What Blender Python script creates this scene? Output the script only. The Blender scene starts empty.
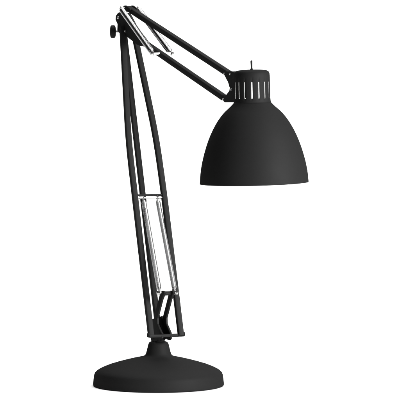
import bpy, bmesh, math, random
from mathutils import Vector, Matrix
random.seed(4)
PI = math.pi
C = bpy.context.scene.collection
SC = bpy.context.scene

# ------------------------------------------------------------------ camera
S = 0.002                       # metres per photograph pixel at the lamp's base
F = 3300.0                      # focal length in photograph pixels (long lens)
HORIZON = 5.0
BASE_PX = (158.3, 385.0)        # centre of the foot
PITCH = math.atan((200 - HORIZON) / F)
CAM = Vector(((200 - BASE_PX[0]) * S, -F * S, (BASE_PX[1] - HORIZON) * S))
cam_d = bpy.data.cameras.new('camera')
cam = bpy.data.objects.new('camera', cam_d); C.objects.link(cam)
cam.location = CAM
cam.rotation_euler = (PI / 2 - PITCH, 0, 0)
cam_d.sensor_width = 36; cam_d.lens = 36 * F / 400
cam_d.clip_start = 0.05; cam_d.clip_end = 200
SC.camera = cam

# ------------------------------------------------------------------ world and studio lamps
w = bpy.data.worlds.new('World'); SC.world = w; w.use_nodes = True
bg = w.node_tree.nodes['Background']
bg.inputs[0].default_value = (1, 1, 1, 1); bg.inputs[1].default_value = 0.02
SC.view_settings.view_transform = 'Standard'
SC.view_settings.look = 'None'
SC.view_settings.exposure = 0
SC.view_settings.gamma = 1

def area(name, loc, target, sx, sy, power, col=(1, 1, 1)):
    d = bpy.data.lights.new(name, 'AREA'); d.shape = 'RECTANGLE'
    d.size = sx; d.size_y = sy; d.energy = power; d.color = col
    o = bpy.data.objects.new(name, d); C.objects.link(o)
    o.location = loc
    o.rotation_euler = (Vector(target) - Vector(loc)).to_track_quat('-Z', 'Y').to_euler()
    return o
area('overhead_softbox', (0.3, 1.5, 3.6), (0.3, 1.5, 0), 4.0, 4.6, 275)
area('key_softbox', (3.1, -2.7, 1.2), (0.15, 0, 0.4), 1.9, 1.5, 470)
area('wall_wash_light', (0, 1.8, 4.4), (0, 5.2, 0.8), 6, 0.8, 90)

# ------------------------------------------------------------------ materials
def principled(name):
    m = bpy.data.materials.new(name); m.use_nodes = True
    return m, m.node_tree, m.node_tree.nodes['Principled BSDF']

def coat(name, col, rough, sheen, bump=0.05, scale=1400):
    """matte coating: diffuse body under a thin, broad gloss, with a fine grain"""
    m = bpy.data.materials.new(name); m.use_nodes = True
    nt = m.node_tree; nt.nodes.remove(nt.nodes['Principled BSDF'])
    N = nt.nodes.new; Lk = nt.links.new
    tc = N('ShaderNodeTexCoord')
    n1 = N('ShaderNodeTexNoise'); n1.inputs['Scale'].default_value = scale; n1.inputs['Detail'].default_value = 3
    Lk(tc.outputs['Object'], n1.inputs['Vector'])
    b = N('ShaderNodeBump'); b.inputs['Strength'].default_value = bump; b.inputs['Distance'].default_value = 0.0004
    Lk(n1.outputs['Fac'], b.inputs['Height'])
    n2 = N('ShaderNodeTexNoise'); n2.inputs['Scale'].default_value = 26; n2.inputs['Detail'].default_value = 5
    Lk(tc.outputs['Object'], n2.inputs['Vector'])
    r = N('ShaderNodeMapRange')
    r.inputs['To Min'].default_value = rough - 0.06; r.inputs['To Max'].default_value = rough + 0.06
    Lk(n2.outputs['Fac'], r.inputs['Value'])
    d = N('ShaderNodeBsdfDiffuse'); d.inputs['Color'].default_value = (*col, 1)
    g = N('ShaderNodeBsdfGlossy'); g.inputs['Color'].default_value = (1, 1, 1, 1)
    Lk(r.outputs['Result'], g.inputs['Roughness'])
    lw = N('ShaderNodeLayerWeight'); lw.inputs['Blend'].default_value = 0.12
    mr = N('ShaderNodeMapRange'); mr.inputs['To Min'].default_value = sheen; mr.inputs['To Max'].default_value = sheen * 3
    Lk(lw.outputs['Facing'], mr.inputs['Value'])
    mx = N('ShaderNodeMixShader')
    Lk(mr.outputs['Result'], mx.inputs['Fac']); Lk(d.outputs['BSDF'], mx.inputs[1]); Lk(g.outputs['BSDF'], mx.inputs[2])
    for sh in (d, g): Lk(b.outputs['Normal'], sh.inputs['Normal'])
    Lk(mx.outputs['Shader'], nt.nodes['Material Output'].inputs['Surface'])
    return m

def metal(name, col, rough):
    m, nt, p = principled(name)
    p.inputs['Base Color'].default_value = (*col, 1)
    p.inputs['Metallic'].default_value = 1
    tc = nt.nodes.new('ShaderNodeTexCoord')
    n = nt.nodes.new('ShaderNodeTexNoise'); n.inputs['Scale'].default_value = 60
    nt.links.new(tc.outputs['Object'], n.inputs['Vector'])
    r = nt.nodes.new('ShaderNodeMapRange')
    r.inputs['To Min'].default_value = rough * 0.6; r.inputs['To Max'].default_value = rough * 1.4
    nt.links.new(n.outputs['Fac'], r.inputs['Value'])
    nt.links.new(r.outputs['Result'], p.inputs['Roughness'])
    return m

BLACK = coat('black_powder_coat', (0.0084, 0.0084, 0.0084), 0.65, 0.004, 0.10)
TUBE = coat('black_tube_enamel', (0.0105, 0.0105, 0.0105), 0.5, 0.005, 0.06)
KNOB = coat('black_knob_plastic', (0.007, 0.007, 0.007), 0.5, 0.006, 0.08)
INNER = coat('white_reflector_enamel', (0.92, 0.92, 0.91), 0.5, 0.02, 0.02)
CHROME = metal('chrome_spring_steel', (0.38, 0.38, 0.38), 0.10)
STEEL = metal('bright_zinc_steel', (0.48, 0.48, 0.47), 0.2)
PAPER = coat('white_studio_paper', (0.88, 0.88, 0.88), 0.85, 0.0, 0.05, 300)

# ------------------------------------------------------------------ helpers
def obj(name, bm, mat, parent=None, smooth=35, bevel=0):
    bmesh.ops.recalc_face_normals(bm, faces=bm.faces[:])
    me = bpy.data.meshes.new(name); bm.to_mesh(me); bm.free()
    for m in (mat if isinstance(mat, (list, tuple)) else [mat]): me.materials.append(m)
    for p in me.polygons: p.use_smooth = True
    me.set_sharp_from_angle(angle=math.radians(smooth))
    o = bpy.data.objects.new(name, me); C.objects.link(o)
    if parent is not None: o.parent = parent
    if bevel:
        b = o.modifiers.new('bevel', 'BEVEL'); b.width = bevel; b.segments = 2
        b.limit_method = 'ANGLE'; b.angle_limit = math.radians(40); b.harden_normals = False
    return o

TH = math.radians(70)           # the arm swings toward the camera: angle of its plane to the picture
U = Vector((math.cos(TH), -math.sin(TH), 0))     # along the arm
W = Vector((math.sin(TH), math.cos(TH), 0))      # across the arm
Z = Vector((0, 0, 1))
RX = cam.rotation_euler.to_matrix()
def at(px, py, wo=0.0):
    """point of the plane `wo` pixels across from the arm's mid plane that the photograph shows at px, py"""
    d = RX @ Vector(((px - 200) / F, (200 - py) / F, -1))
    t = (wo * S - CAM.dot(W)) / d.dot(W)
    return CAM + d * t

def rounded_rect(a, b, r, n=4):
    pts = []
    for cx, cy, a0 in ((a - r, b - r, 0), (-a + r, b - r, 90), (-a + r, -b + r, 180), (a - r, -b + r, 270)):
        for k in range(n + 1):
            t = math.radians(a0 + 90 * k / n)
            pts.append((cx + r * math.cos(t), cy + r * math.sin(t)))
    return pts

def sweep(bm, path, prof, side, cap=True, taper=None):
    """sweep a closed profile along a polyline; profile x runs along `side`"""
    rings = []
    n = len(path)
    for i, p in enumerate(path):
        t = (path[min(i + 1, n - 1)] - path[max(i - 1, 0)]).normalized()
        s = (side - t * side.dot(t)).normalized(); u = t.cross(s)
        k = taper[i] if taper else 1
        rings.append([bm.verts.new(p + (s * x + u * y) * k) for x, y in prof])
    m = len(prof)
    for a, b in zip(rings, rings[1:]):
        for j in range(m):
            bm.faces.new((a[j], a[(j + 1) % m], b[(j + 1) % m], b[j]))
    if cap:
        bm.faces.new(rings[0][::-1]); bm.faces.new(rings[-1])

def smooth_path(pts, rad, n=8):
    """polyline with its inner corners rounded"""
    out = [pts[0]]
    for a, b, c in zip(pts, pts[1:], pts[2:]):
        l = min(rad, (a - b).length * 0.45, (c - b).length * 0.45)
        p0 = b + (a - b).normalized() * l; p1 = b + (c - b).normalized() * l
        for k in range(n + 1):
            t = k / n
            out.append(p0 * (1 - t) ** 2 + b * 2 * t * (1 - t) + p1 * t * t)
    out.append(pts[-1])
    return out

def circle(r, n=16): return [(r * math.cos(2 * PI * k / n), r * math.sin(2 * PI * k / n)) for k in range(n)]

def lathe(bm, prof, n=96, M=None, closed=False):
    """prof: (r, z) pairs in metres, r = 0 closes to a pole"""
    rings = []
    for r, z in prof:
        if r < 1e-7: rings.append([bm.verts.new((0, 0, z))])
        else: rings.append([bm.verts.new((r * math.cos(2 * PI * k / n), r * math.sin(2 * PI * k / n), z)) for k in range(n)])
    for a, b in zip(rings, rings[1:]):
        for k in range(n):
            j = (k + 1) % n
            if len(a) == 1 and len(b) == 1: continue
            if len(a) == 1: bm.faces.new((a[0], b[k], b[j]))
            elif len(b) == 1: bm.faces.new((a[k], a[j], b[0]))
            else: bm.faces.new((a[k], a[j], b[j], b[k]))
    if M is not None: bmesh.ops.transform(bm, matrix=M, verts=bm.verts[:])

def spline(p, n):
    """Catmull-Rom through the points"""
    out = []
    for i in range(len(p) - 1):
        a, b, c, d = p[max(i - 1, 0)], p[i], p[i + 1], p[min(i + 2, len(p) - 1)]
        for k in range(n):
            t = k / n
            out.append(tuple(0.5 * (2 * b[q] + (c[q] - a[q]) * t + (2 * a[q] - 5 * b[q] + 4 * c[q] - d[q]) * t * t + (3 * b[q] - a[q] - 3 * c[q] + d[q]) * t ** 3) for q in (0, 1)))
    return out + [p[-1]]

def frame_to(origin, axis, up=Vector((0, 0, 1))):
    a = axis.normalized(); x = up.cross(a)
    if x.length < 1e-4: x = Vector((1, 0, 0)).cross(a)
    x.normalize(); y = a.cross(x)
    m = Matrix((x, y, a)).transposed().to_4x4(); m.translation = origin
    return m

def plate(bm, pts, w0, w1, ref=0.0):
    """flat plate traced in the arm plane, with real thickness from w0 to w1 (pixels across)"""
    base = [at(x, y, ref) for x, y in pts]
    a = [bm.verts.new(p + W * (w0 - ref) * S) for p in base]
    b = [bm.verts.new(p + W * (w1 - ref) * S) for p in base]
    n = len(pts)
    bm.faces.new(a[::-1]); bm.faces.new(b)
    for k in range(n): bm.faces.new((a[k], a[(k + 1) % n], b[(k + 1) % n], b[k]))

def capsule(x0, y0, r0, x1, y1, r1, n=8):
    """outline of a strap with two round ends, in picture pixels"""
    a = math.atan2(y1 - y0, x1 - x0); pts = []
    for k in range(n + 1):
        t = a + PI / 2 + PI * k / n; pts.append((x0 + r0 * math.cos(t), y0 + r0 * math.sin(t)))
    for k in range(n + 1):
        t = a - PI / 2 + PI * k / n; pts.append((x1 + r1 * math.cos(t), y1 + r1 * math.sin(t)))
    return pts

def screw(p, r, h, axis, parent, mat=STEEL):
    """domed screw head standing on p"""
    bm = bmesh.new()
    lathe(bm, [(0, -0.002), (r, -0.002), (r, h * 0.35), (r * 0.86, h * 0.75), (r * 0.5, h), (0, h * 1.02)], 20, frame_to(p, axis))
    return obj('screw', bm, mat, parent)

def rod(name, p0, p1, r, mat, parent, n=14, bead=0):
    bm = bmesh.new(); L = (p1 - p0).length
    prof = [(0, 0), (r * .7, 0), (r, r * .3), (r, L - r * .3), (r * .7, L), (0, L)]
    lathe(bm, prof, n, frame_to(p0, p1 - p0))
    return obj(name, bm, mat, parent)

def spring(p0, p1, rad, wire, turns, parent, hook=3.0, side=W):
    """close-wound tension spring with a straight shank and an eye at each end"""
    bm = bmesh.new()
    d = (p1 - p0); L = d.length; M = frame_to(p0, d); h = hook * S
    pts = []; n = 14
    # eye round the pin at the start
    ex = (M.to_3x3().inverted() @ side).normalized(); ey = Vector((0, 0, 1)).cross(ex)
    er = 1.7 * S
    def eye(zc, sgn):
        return [Vector((0, 0, zc)) + (ey * math.sin(t) + Vector((0, 0, 1)) * -sgn * math.cos(t)) * er
                for t in [2 * PI * k / 14 * 0.86 for k in range(15)]]
    pitch = (L - 2 * h) / turns
    ring_prof = [(wire * math.cos(t) * abs(math.cos(t)) ** -0.3 if abs(math.cos(t)) > 1e-6 else 0, 0.505 * pitch * math.sin(t)) for t in [2 * PI * k / 8 for k in range(8)]]
    axis = M.to_3x3() @ Vector((0, 0, 1)); rings = []
    for k in range(turns * n + 1):
        t = k / (turns * n); e = min(1, min(t, 1 - t) * turns / 2.5)
        r = rad * (0.5 + 0.5 * e)
        rd = M.to_3x3() @ Vector((math.cos(2 * PI * k / n), math.sin(2 * PI * k / n), 0))
        c = M @ Vector((0, 0, h + (L - 2 * h) * t)) + rd * (r - wire)
        rings.append([bm.verts.new(c + rd * x + axis * y) for x, y in ring_prof])
    for a, b in zip(rings, rings[1:]):
        for j in range(8): bm.faces.new((a[j], a[(j + 1) % 8], b[(j + 1) % 8], b[j]))
    bm.faces.new(rings[0][::-1]); bm.faces.new(rings[-1])
    for z0, z1, sgn in ((0, h, -1), (L, L - h, 1)):
        path = [M @ v for v in eye(z0, sgn)]
        path.append(M @ Vector((0, 0, z1 - sgn * wire)))
        prof = circle(0.5 * S, 8); rr = []; sd = None
        for i, p in enumerate(path):
            t = (path[min(i + 1, len(path) - 1)] - path[max(i - 1, 0)]).normalized()
            if sd is None: sd = t.orthogonal()
            sd = (sd - t * sd.dot(t)).normalized(); u = t.cross(sd)
            rr.append([bm.verts.new(p + sd * x + u * y) for x, y in prof])
        for a, b in zip(rr, rr[1:]):
            for j in range(8): bm.faces.new((a[j], a[(j + 1) % 8], b[(j + 1) % 8], b[j]))
        bm.faces.new(rr[0][::-1]); bm.faces.new(rr[-1])
    return obj('spring', bm, CHROME, parent, smooth=80)

def tube(pts, s, parent, rad=12 * S):
    """square-section arm tube with softened corners and plugged ends"""
    bm = bmesh.new()
    path = smooth_path(pts, rad)
    sweep(bm, path, rounded_rect(s / 2, s / 2, s * 0.17), W)
    return obj('arm_tube', bm, TUBE, parent, smooth=50)

# ------------------------------------------------------------------ the setting: white studio sweep
bm = bmesh.new()
ZF = -1.7 * S                    # the sheet the foot stands on
sec = [(-9.5, 0.0), (-3, 0), (0, 0), (2.6, 0)]
R = 2.4
for k in range(1, 25):
    t = PI / 2 * k / 24
    sec.append((2.6 + R * math.sin(t), R - R * math.cos(t)))
sec += [(5.0, 4.0), (5.0, 7.0)]
prev = None
for y, z in sec:
    cur = [bm.verts.new((x, y, z + ZF)) for x in (-3.4, -1.5, 0, 1.5, 3.4)]
    if prev:
        for k in range(4): bm.faces.new((prev[k], prev[k + 1], cur[k + 1], cur[k]))
    prev = cur
o = obj('backdrop', bm, PAPER, None, smooth=60); o['kind'] = 'structure'

# ------------------------------------------------------------------ the lamp
lamp = bpy.data.objects.new('desk_lamp', None); C.objects.link(lamp)
lamp['label'] = 'black balanced-arm desk lamp with bell shade, chrome springs and round base on a white surface'
lamp['category'] = 'desk lamp'

# --- base: heavy round foot with a stem
def P(l): return [(r * S, z * S) for r, z in l]
bm = bmesh.new()
lathe(bm, P([(0, -1.7), (63.6, -1.7), (65.2, -1.5), (65.8, -0.7), (65.8, 0.6), (65.3, 5.0), (64.7, 9.2), (63.9, 11.2), (62.4, 12.9), (60, 14.5), (56, 16.5),
              (50, 18.9), (42, 21.4), (34, 23.6), (26, 25.6), (20, 26.9), (16, 27.8), (13.8, 28.8), (12.7, 30.4), (12.0, 33), (11.0, 37.0), (10.2, 40.2),
              (9.4, 41.8), (8.0, 42.6), (6.6, 42.9), (0, 43)]), 160)
base = obj('base', bm, BLACK, lamp, smooth=40)
bm = bmesh.new()
lathe(bm, P([(0, 42.6), (6.0, 42.6), (6.4, 43.4), (6.4, 46.4), (5.6, 47.2), (5.6, 51), (0, 51)]), 40)
obj('swivel_post', bm, TUBE, lamp)

# --- fork bracket on the base: cross bar that carries the two outer tubes, cheeks round the middle tube
PW = 15.4                        # half distance of the outer tubes
bm = bmesh.new()
q = at(166.0, 335.6, 0)
sweep(bm, [q - W * 18.2 * S, q + W * 18.2 * S], rounded_rect(2.2 * S, 1.5 * S, 0.5 * S), U)
plate(bm, [(154.6, 334.0), (154.8, 324), (156.5, 319), (160, 318), (162, 325), (167, 333.4), (166, 336.4), (163, 340), (159, 342), (156.4, 341)], -5.6, -3.6)
plate(bm, [(153.5, 334.0), (154.0, 323), (155.5, 317.5), (157.6, 316), (161, 325), (166, 333.4), (164, 336.4), (160, 340), (157, 342), (154, 341)], 3.6, 5.6)
brk = obj('base_bracket', bm, TUBE, lamp, smooth=40, bevel=0.0006)
for wo in (-1, 1):
    bm = bmesh.new()
    c = at(166, 334.6, 0) + W * wo * 18.6 * S
    lathe(bm, P([(0, -1.2), (2.6, -1.2), (2.6, 0.4), (1.9, 1.2), (0, 1.3)]), 6, frame_to(c, W * wo))
    obj('pivot_bolt', bm, KNOB, brk)

# --- lower arm: two outer tubes that close up toward the elbow, one straight tube between them
TS = 5.6 * S
def ptw(px, py, w): return at(px, py, w)
front = [at(151.2, 336.5, -PW), at(128.6, 142, -PW), at(122.4, 27, -7.6)]
back = [at(181.0, 335.8, PW), at(163.9, 193, PW), at(156.0, 137, PW * 0.93), at(133.6, 30, 7.6)]
mid = [at(158.6, 332, 0), at(123.4, 28, 0)]
tube(front, TS, lamp, 26 * S); tube(back, TS, lamp, 26 * S); tube(mid, TS * 0.96, lamp)

# --- lower springs with their two pins and the bell-crank levers
pin_hi = at(150.2, 197.6, 0); pin_lo = at(167.4, 292.6, 0)
rod('spring_pin', pin_hi - W * 13.4 * S, pin_hi + W * 13.4 * S, 0.95 * S, STEEL, lamp)
rod('cross_bar', at(150.0, 195.0, 0) - W * 13.0 * S, at(150.0, 195.0, 0) + W * 13.0 * S, 1.05 * S, TUBE, lamp)
rod('spring_pin', pin_lo - W * 9.6 * S, pin_lo + W * 9.6 * S, 1.1 * S, STEEL, lamp)
for s in (-1, 1):
    spring(pin_hi + W * s * 7.4 * S, pin_lo + W * s * 8.0 * S, 2.55 * S, 0.5 * S, 92, lamp)
    for pc in (pin_hi + W * s * 7.4 * S,):
        bm = bmesh.new(); lathe(bm, P([(0.9, -1.3), (1.6, -1.3), (1.6, 1.3), (0.9, 1.3)]), 16, frame_to(pc + W * s * 2.6 * S, W)); obj('collar', bm, STEEL, lamp)
    # hex nut on the lower pin
    bm = bmesh.new(); lathe(bm, P([(0, -1), (2.3, -1), (2.3, 0.8), (1.6, 1.2), (0, 1.2)]), 6, frame_to(pin_lo + W * s * 9.8 * S, W * s)); obj('nut', bm, STEEL, lamp)
    bm = bmesh.new()
    a = 4.7 * s
    plate(bm, [(165.6, 292.0), (166.8, 290.6), (168.8, 290.8), (169.8, 292.8), (167.0, 300.0), (162.4, 318.0), (162.6, 324.0), (166.4, 332.6), (167.0, 338.0), (165.6, 340.6), (163.0, 339.6),
               (159.6, 331.0), (158.2, 324.4), (159.0, 318.0), (163.6, 300.0)], a - 1.1, a + 1.1)
    obj('lever', bm, TUBE, lamp, smooth=40, bevel=0.0008)
bm = bmesh.new()
lathe(bm, P([(0, -3.2), (2.2, -3.2), (2.2, 3.2), (0, 3.2)]), 20, frame_to(pin_lo + (at(167.6, 293.4) - at(167.4, 292.6)), W)); obj('spacer', bm, TUBE, lamp)

# --- elbow: two cheeks, clamp knob, screws
bm = bmesh.new()
cheek = capsule(124.6, 17.4, 4.4, 125.8, 30, 4.6, 10)
outline = [(121.2, 15.6), (123.2, 12.8), (126.2, 11.6), (131.2, 13.4), (133.2, 18), (136.4, 24.4), (141.6, 31.2), (147.6, 40.2), (149.0, 44.8), (146.4, 46.2), (142.5, 44.8), (128.2, 33.6),
           (124.6, 33.0), (122.6, 30), (122.8, 24), (120.8, 19.8)]
plate(bm, outline, -6.0, -3.6)
plate(bm, [(121.2, 15.6), (123.2, 12.8), (125.2, 13.2), (127.8, 18), (131, 24.2), (135.6, 31.2), (141.6, 39.0), (144.6, 43.6), (143.0, 45.4), (140.5, 44.6), (128.2, 33.6),
           (124.6, 33.0), (122.6, 30), (122.8, 24), (120.8, 19.8)], 3.6, 6.0)
elbow = obj('elbow_bracket', bm, TUBE, lamp, smooth=40, bevel=0.0008)
screw(at(124.0, 17.8, 0) - W * 6.0 * S, 1.5 * S, 1.2 * S, -W, elbow)
screw(at(124.4, 31.4, -7.6) + U * 2.7 * S, 1.0 * S, 0.7 * S, U, elbow)
kn = at(124.2, 31.6, 0)
bm = bmesh.new()
KA = (Matrix.Rotation(math.radians(-12), 3, 'Z') @ -W).normalized()
prof = P([(0, -2.6), (4.8, -2.6), (5.9, -2.3), (6.5, -1.6), (6.7, -0.6), (6.7, 0.6), (6.5, 1.7), (5.9, 2.4), (4.4, 2.7), (1.8, 2.7), (0, 2.7)])
lathe(bm, prof, 60, frame_to(kn - W * 12.2 * S, KA))
knob = obj('clamp_knob', bm, KNOB, lamp)
rod('knob_screw', kn - W * 10.6 * S, kn - W * 3.0 * S, 1.3 * S, STEEL, knob)

# --- upper arm: two parallel tubes
up0, up1 = (128.6, 8.4), (229.6, 74.2)
lo0, lo1 = (130.5, 33.4), (224.0, 97.6)
tube([at(*up0), at(*up1)], TS, lamp); tube([at(*lo0), at(*lo1)], TS, lamp)
# fork ears at the upper tube's rear end
bm = bmesh.new()
for s in (-1, 1):
    plate(bm, capsule(129.0, 7.4, 2.0, 132.0, 9.8, 2.2), s * 3.7 - 0.8, s * 3.7 + 0.8)
obj('tube_clevis', bm, TUBE, lamp, bevel=0.0005)
pa = at(129.2, 8.2, 0); pb = at(162.2, 53.6, 0)
rod('spring_pin', pa - W * 10.6 * S, pa + W * 10.6 * S, 0.8 * S, STEEL, lamp)
rod('spring_pin', pb - W * 11.2 * S, pb + W * 11.2 * S, 1.05 * S, STEEL, lamp)
for s in (-1, 1):
    spring(pa + W * s * 9.2 * S, pb + W * s * 9.6 * S, 3.1 * S, 0.55 * S, 84, lamp, hook=2.4)
    bm = bmesh.new(); lathe(bm, P([(0, -0.9), (2.0, -0.9), (2.0, 0.7), (1.4, 1.1), (0, 1.1)]), 6, frame_to(pb + W * s * 11.0 * S, W * s)); obj('nut', bm, STEEL, lamp)

# --- head bracket
bm = bmesh.new()
hb = [(229.0, 73.8), (231, 71.4), (237.5, 71.2), (245.8, 76), (245.8, 101.5), (240, 102.4), (230.2, 102.5), (228.6, 101), (227.8, 98), (231.4, 95), (234.7, 90.6), (235.0, 87.6), (233.5, 82.5)]
plate(bm, hb, -5.6, -3.6)
plate(bm, [(x - 5 if x < 240 else x, y) for x, y in hb], 3.6, 5.6)
plate(bm, [(236, 78), (245.7, 78), (245.7, 100), (236, 100)], -3.5, 3.5)
head = obj('head_bracket', bm, TUBE, lamp, smooth=40, bevel=0.0007)
for x, y in ((229.9, 74.0), (236.0, 74.0), (237.2, 89.4), (229.1, 99.2)):
    screw(at(x - 0.2, y, 0) - W * 5.6 * S, 1.1 * S, 0.8 * S, -W, head)

# --- socket cap and shade, both turned about one axis
HC = at(254.2, 183.0, 0)          # centre of the shade's rim
K = (HC - CAM).dot(RX @ Vector((0, 0, -1))) / F      # metres per pixel at the shade
TILT = Matrix.Translation(HC) @ Matrix.Rotation(math.radians(-1.35), 4, 'Y')
def Q(l): return [(r * K, z * K) for r, z in l]
bm = bmesh.new()
prof = spline([(54.5, 0), (54.0, 7), (53.1, 14), (51.9, 20.5), (50.3, 27), (48.6, 33), (46.1, 40.5), (43.1, 48), (39.4, 55.5), (34.9, 63), (29.1, 70.4), (22.2, 76.8), (18.75, 80.4)], 5)
lathe(bm, Q(prof), 160, TILT)
shade = obj('shade', bm, [BLACK, INNER], lamp, smooth=60)
so = shade.modifiers.new('wall', 'SOLIDIFY'); so.thickness = 0.9 * K; so.offset = -1; so.material_offset = 1; so.material_offset_rim = 0

# socket cap with ventilation slots: wall cells left open
bm = bmesh.new()
NS = 16; half = math.radians(2.0)
angs = []
for k in range(NS):
    c = math.radians(-91.7) + 2 * PI * k / NS          # -90 faces the camera
    st = 2 * PI / NS
    angs += [(c - half, True), (c + half, False)] + [(c + half + (st - 2 * half) * f, False) for f in (0.25, 0.5, 0.75)]
zs = [(18.8, 80.1), (18.35, 82.2), (18.2, 84.8), (18.1, 101.2), (18.05, 107.2), (17.8, 109.4), (17.0, 111.2), (15.6, 112.2), (13.5, 112.8), (9, 113.2), (4, 113.4)]
rings = [[bm.verts.new((r * K * math.cos(a), r * K * math.sin(a), z * K)) for a, _ in angs] for r, z in zs]
m = len(angs)
for i in range(len(rings) - 1):
    for j in range(m):
        if i == 2 and angs[j][1]: continue
        bm.faces.new((rings[i][j], rings[i][(j + 1) % m], rings[i + 1][(j + 1) % m], rings[i + 1][j]))
bm.faces.new(rings[-1])
bmesh.ops.transform(bm, matrix=TILT, verts=bm.verts[:])
cap = obj('socket_cap', bm, [BLACK, INNER], lamp, smooth=60)
so = cap.modifiers.new('wall', 'SOLIDIFY'); so.thickness = 0.3 * K; so.offset = -1; so.material_offset = 1; so.material_offset_rim = 0

# toggle switch on top
bm = bmesh.new()
lathe(bm, Q([(0, 113), (1.5, 113), (1.5, 113.9), (1.2, 114.3), (0.95, 114.5), (1.0, 119), (1.1, 121.4), (0.8, 122.4), (0, 122.8)]), 20, TILT @ Matrix.Translation((0.0, 0, 0)))
obj('toggle_switch', bm, KNOB, lamp)
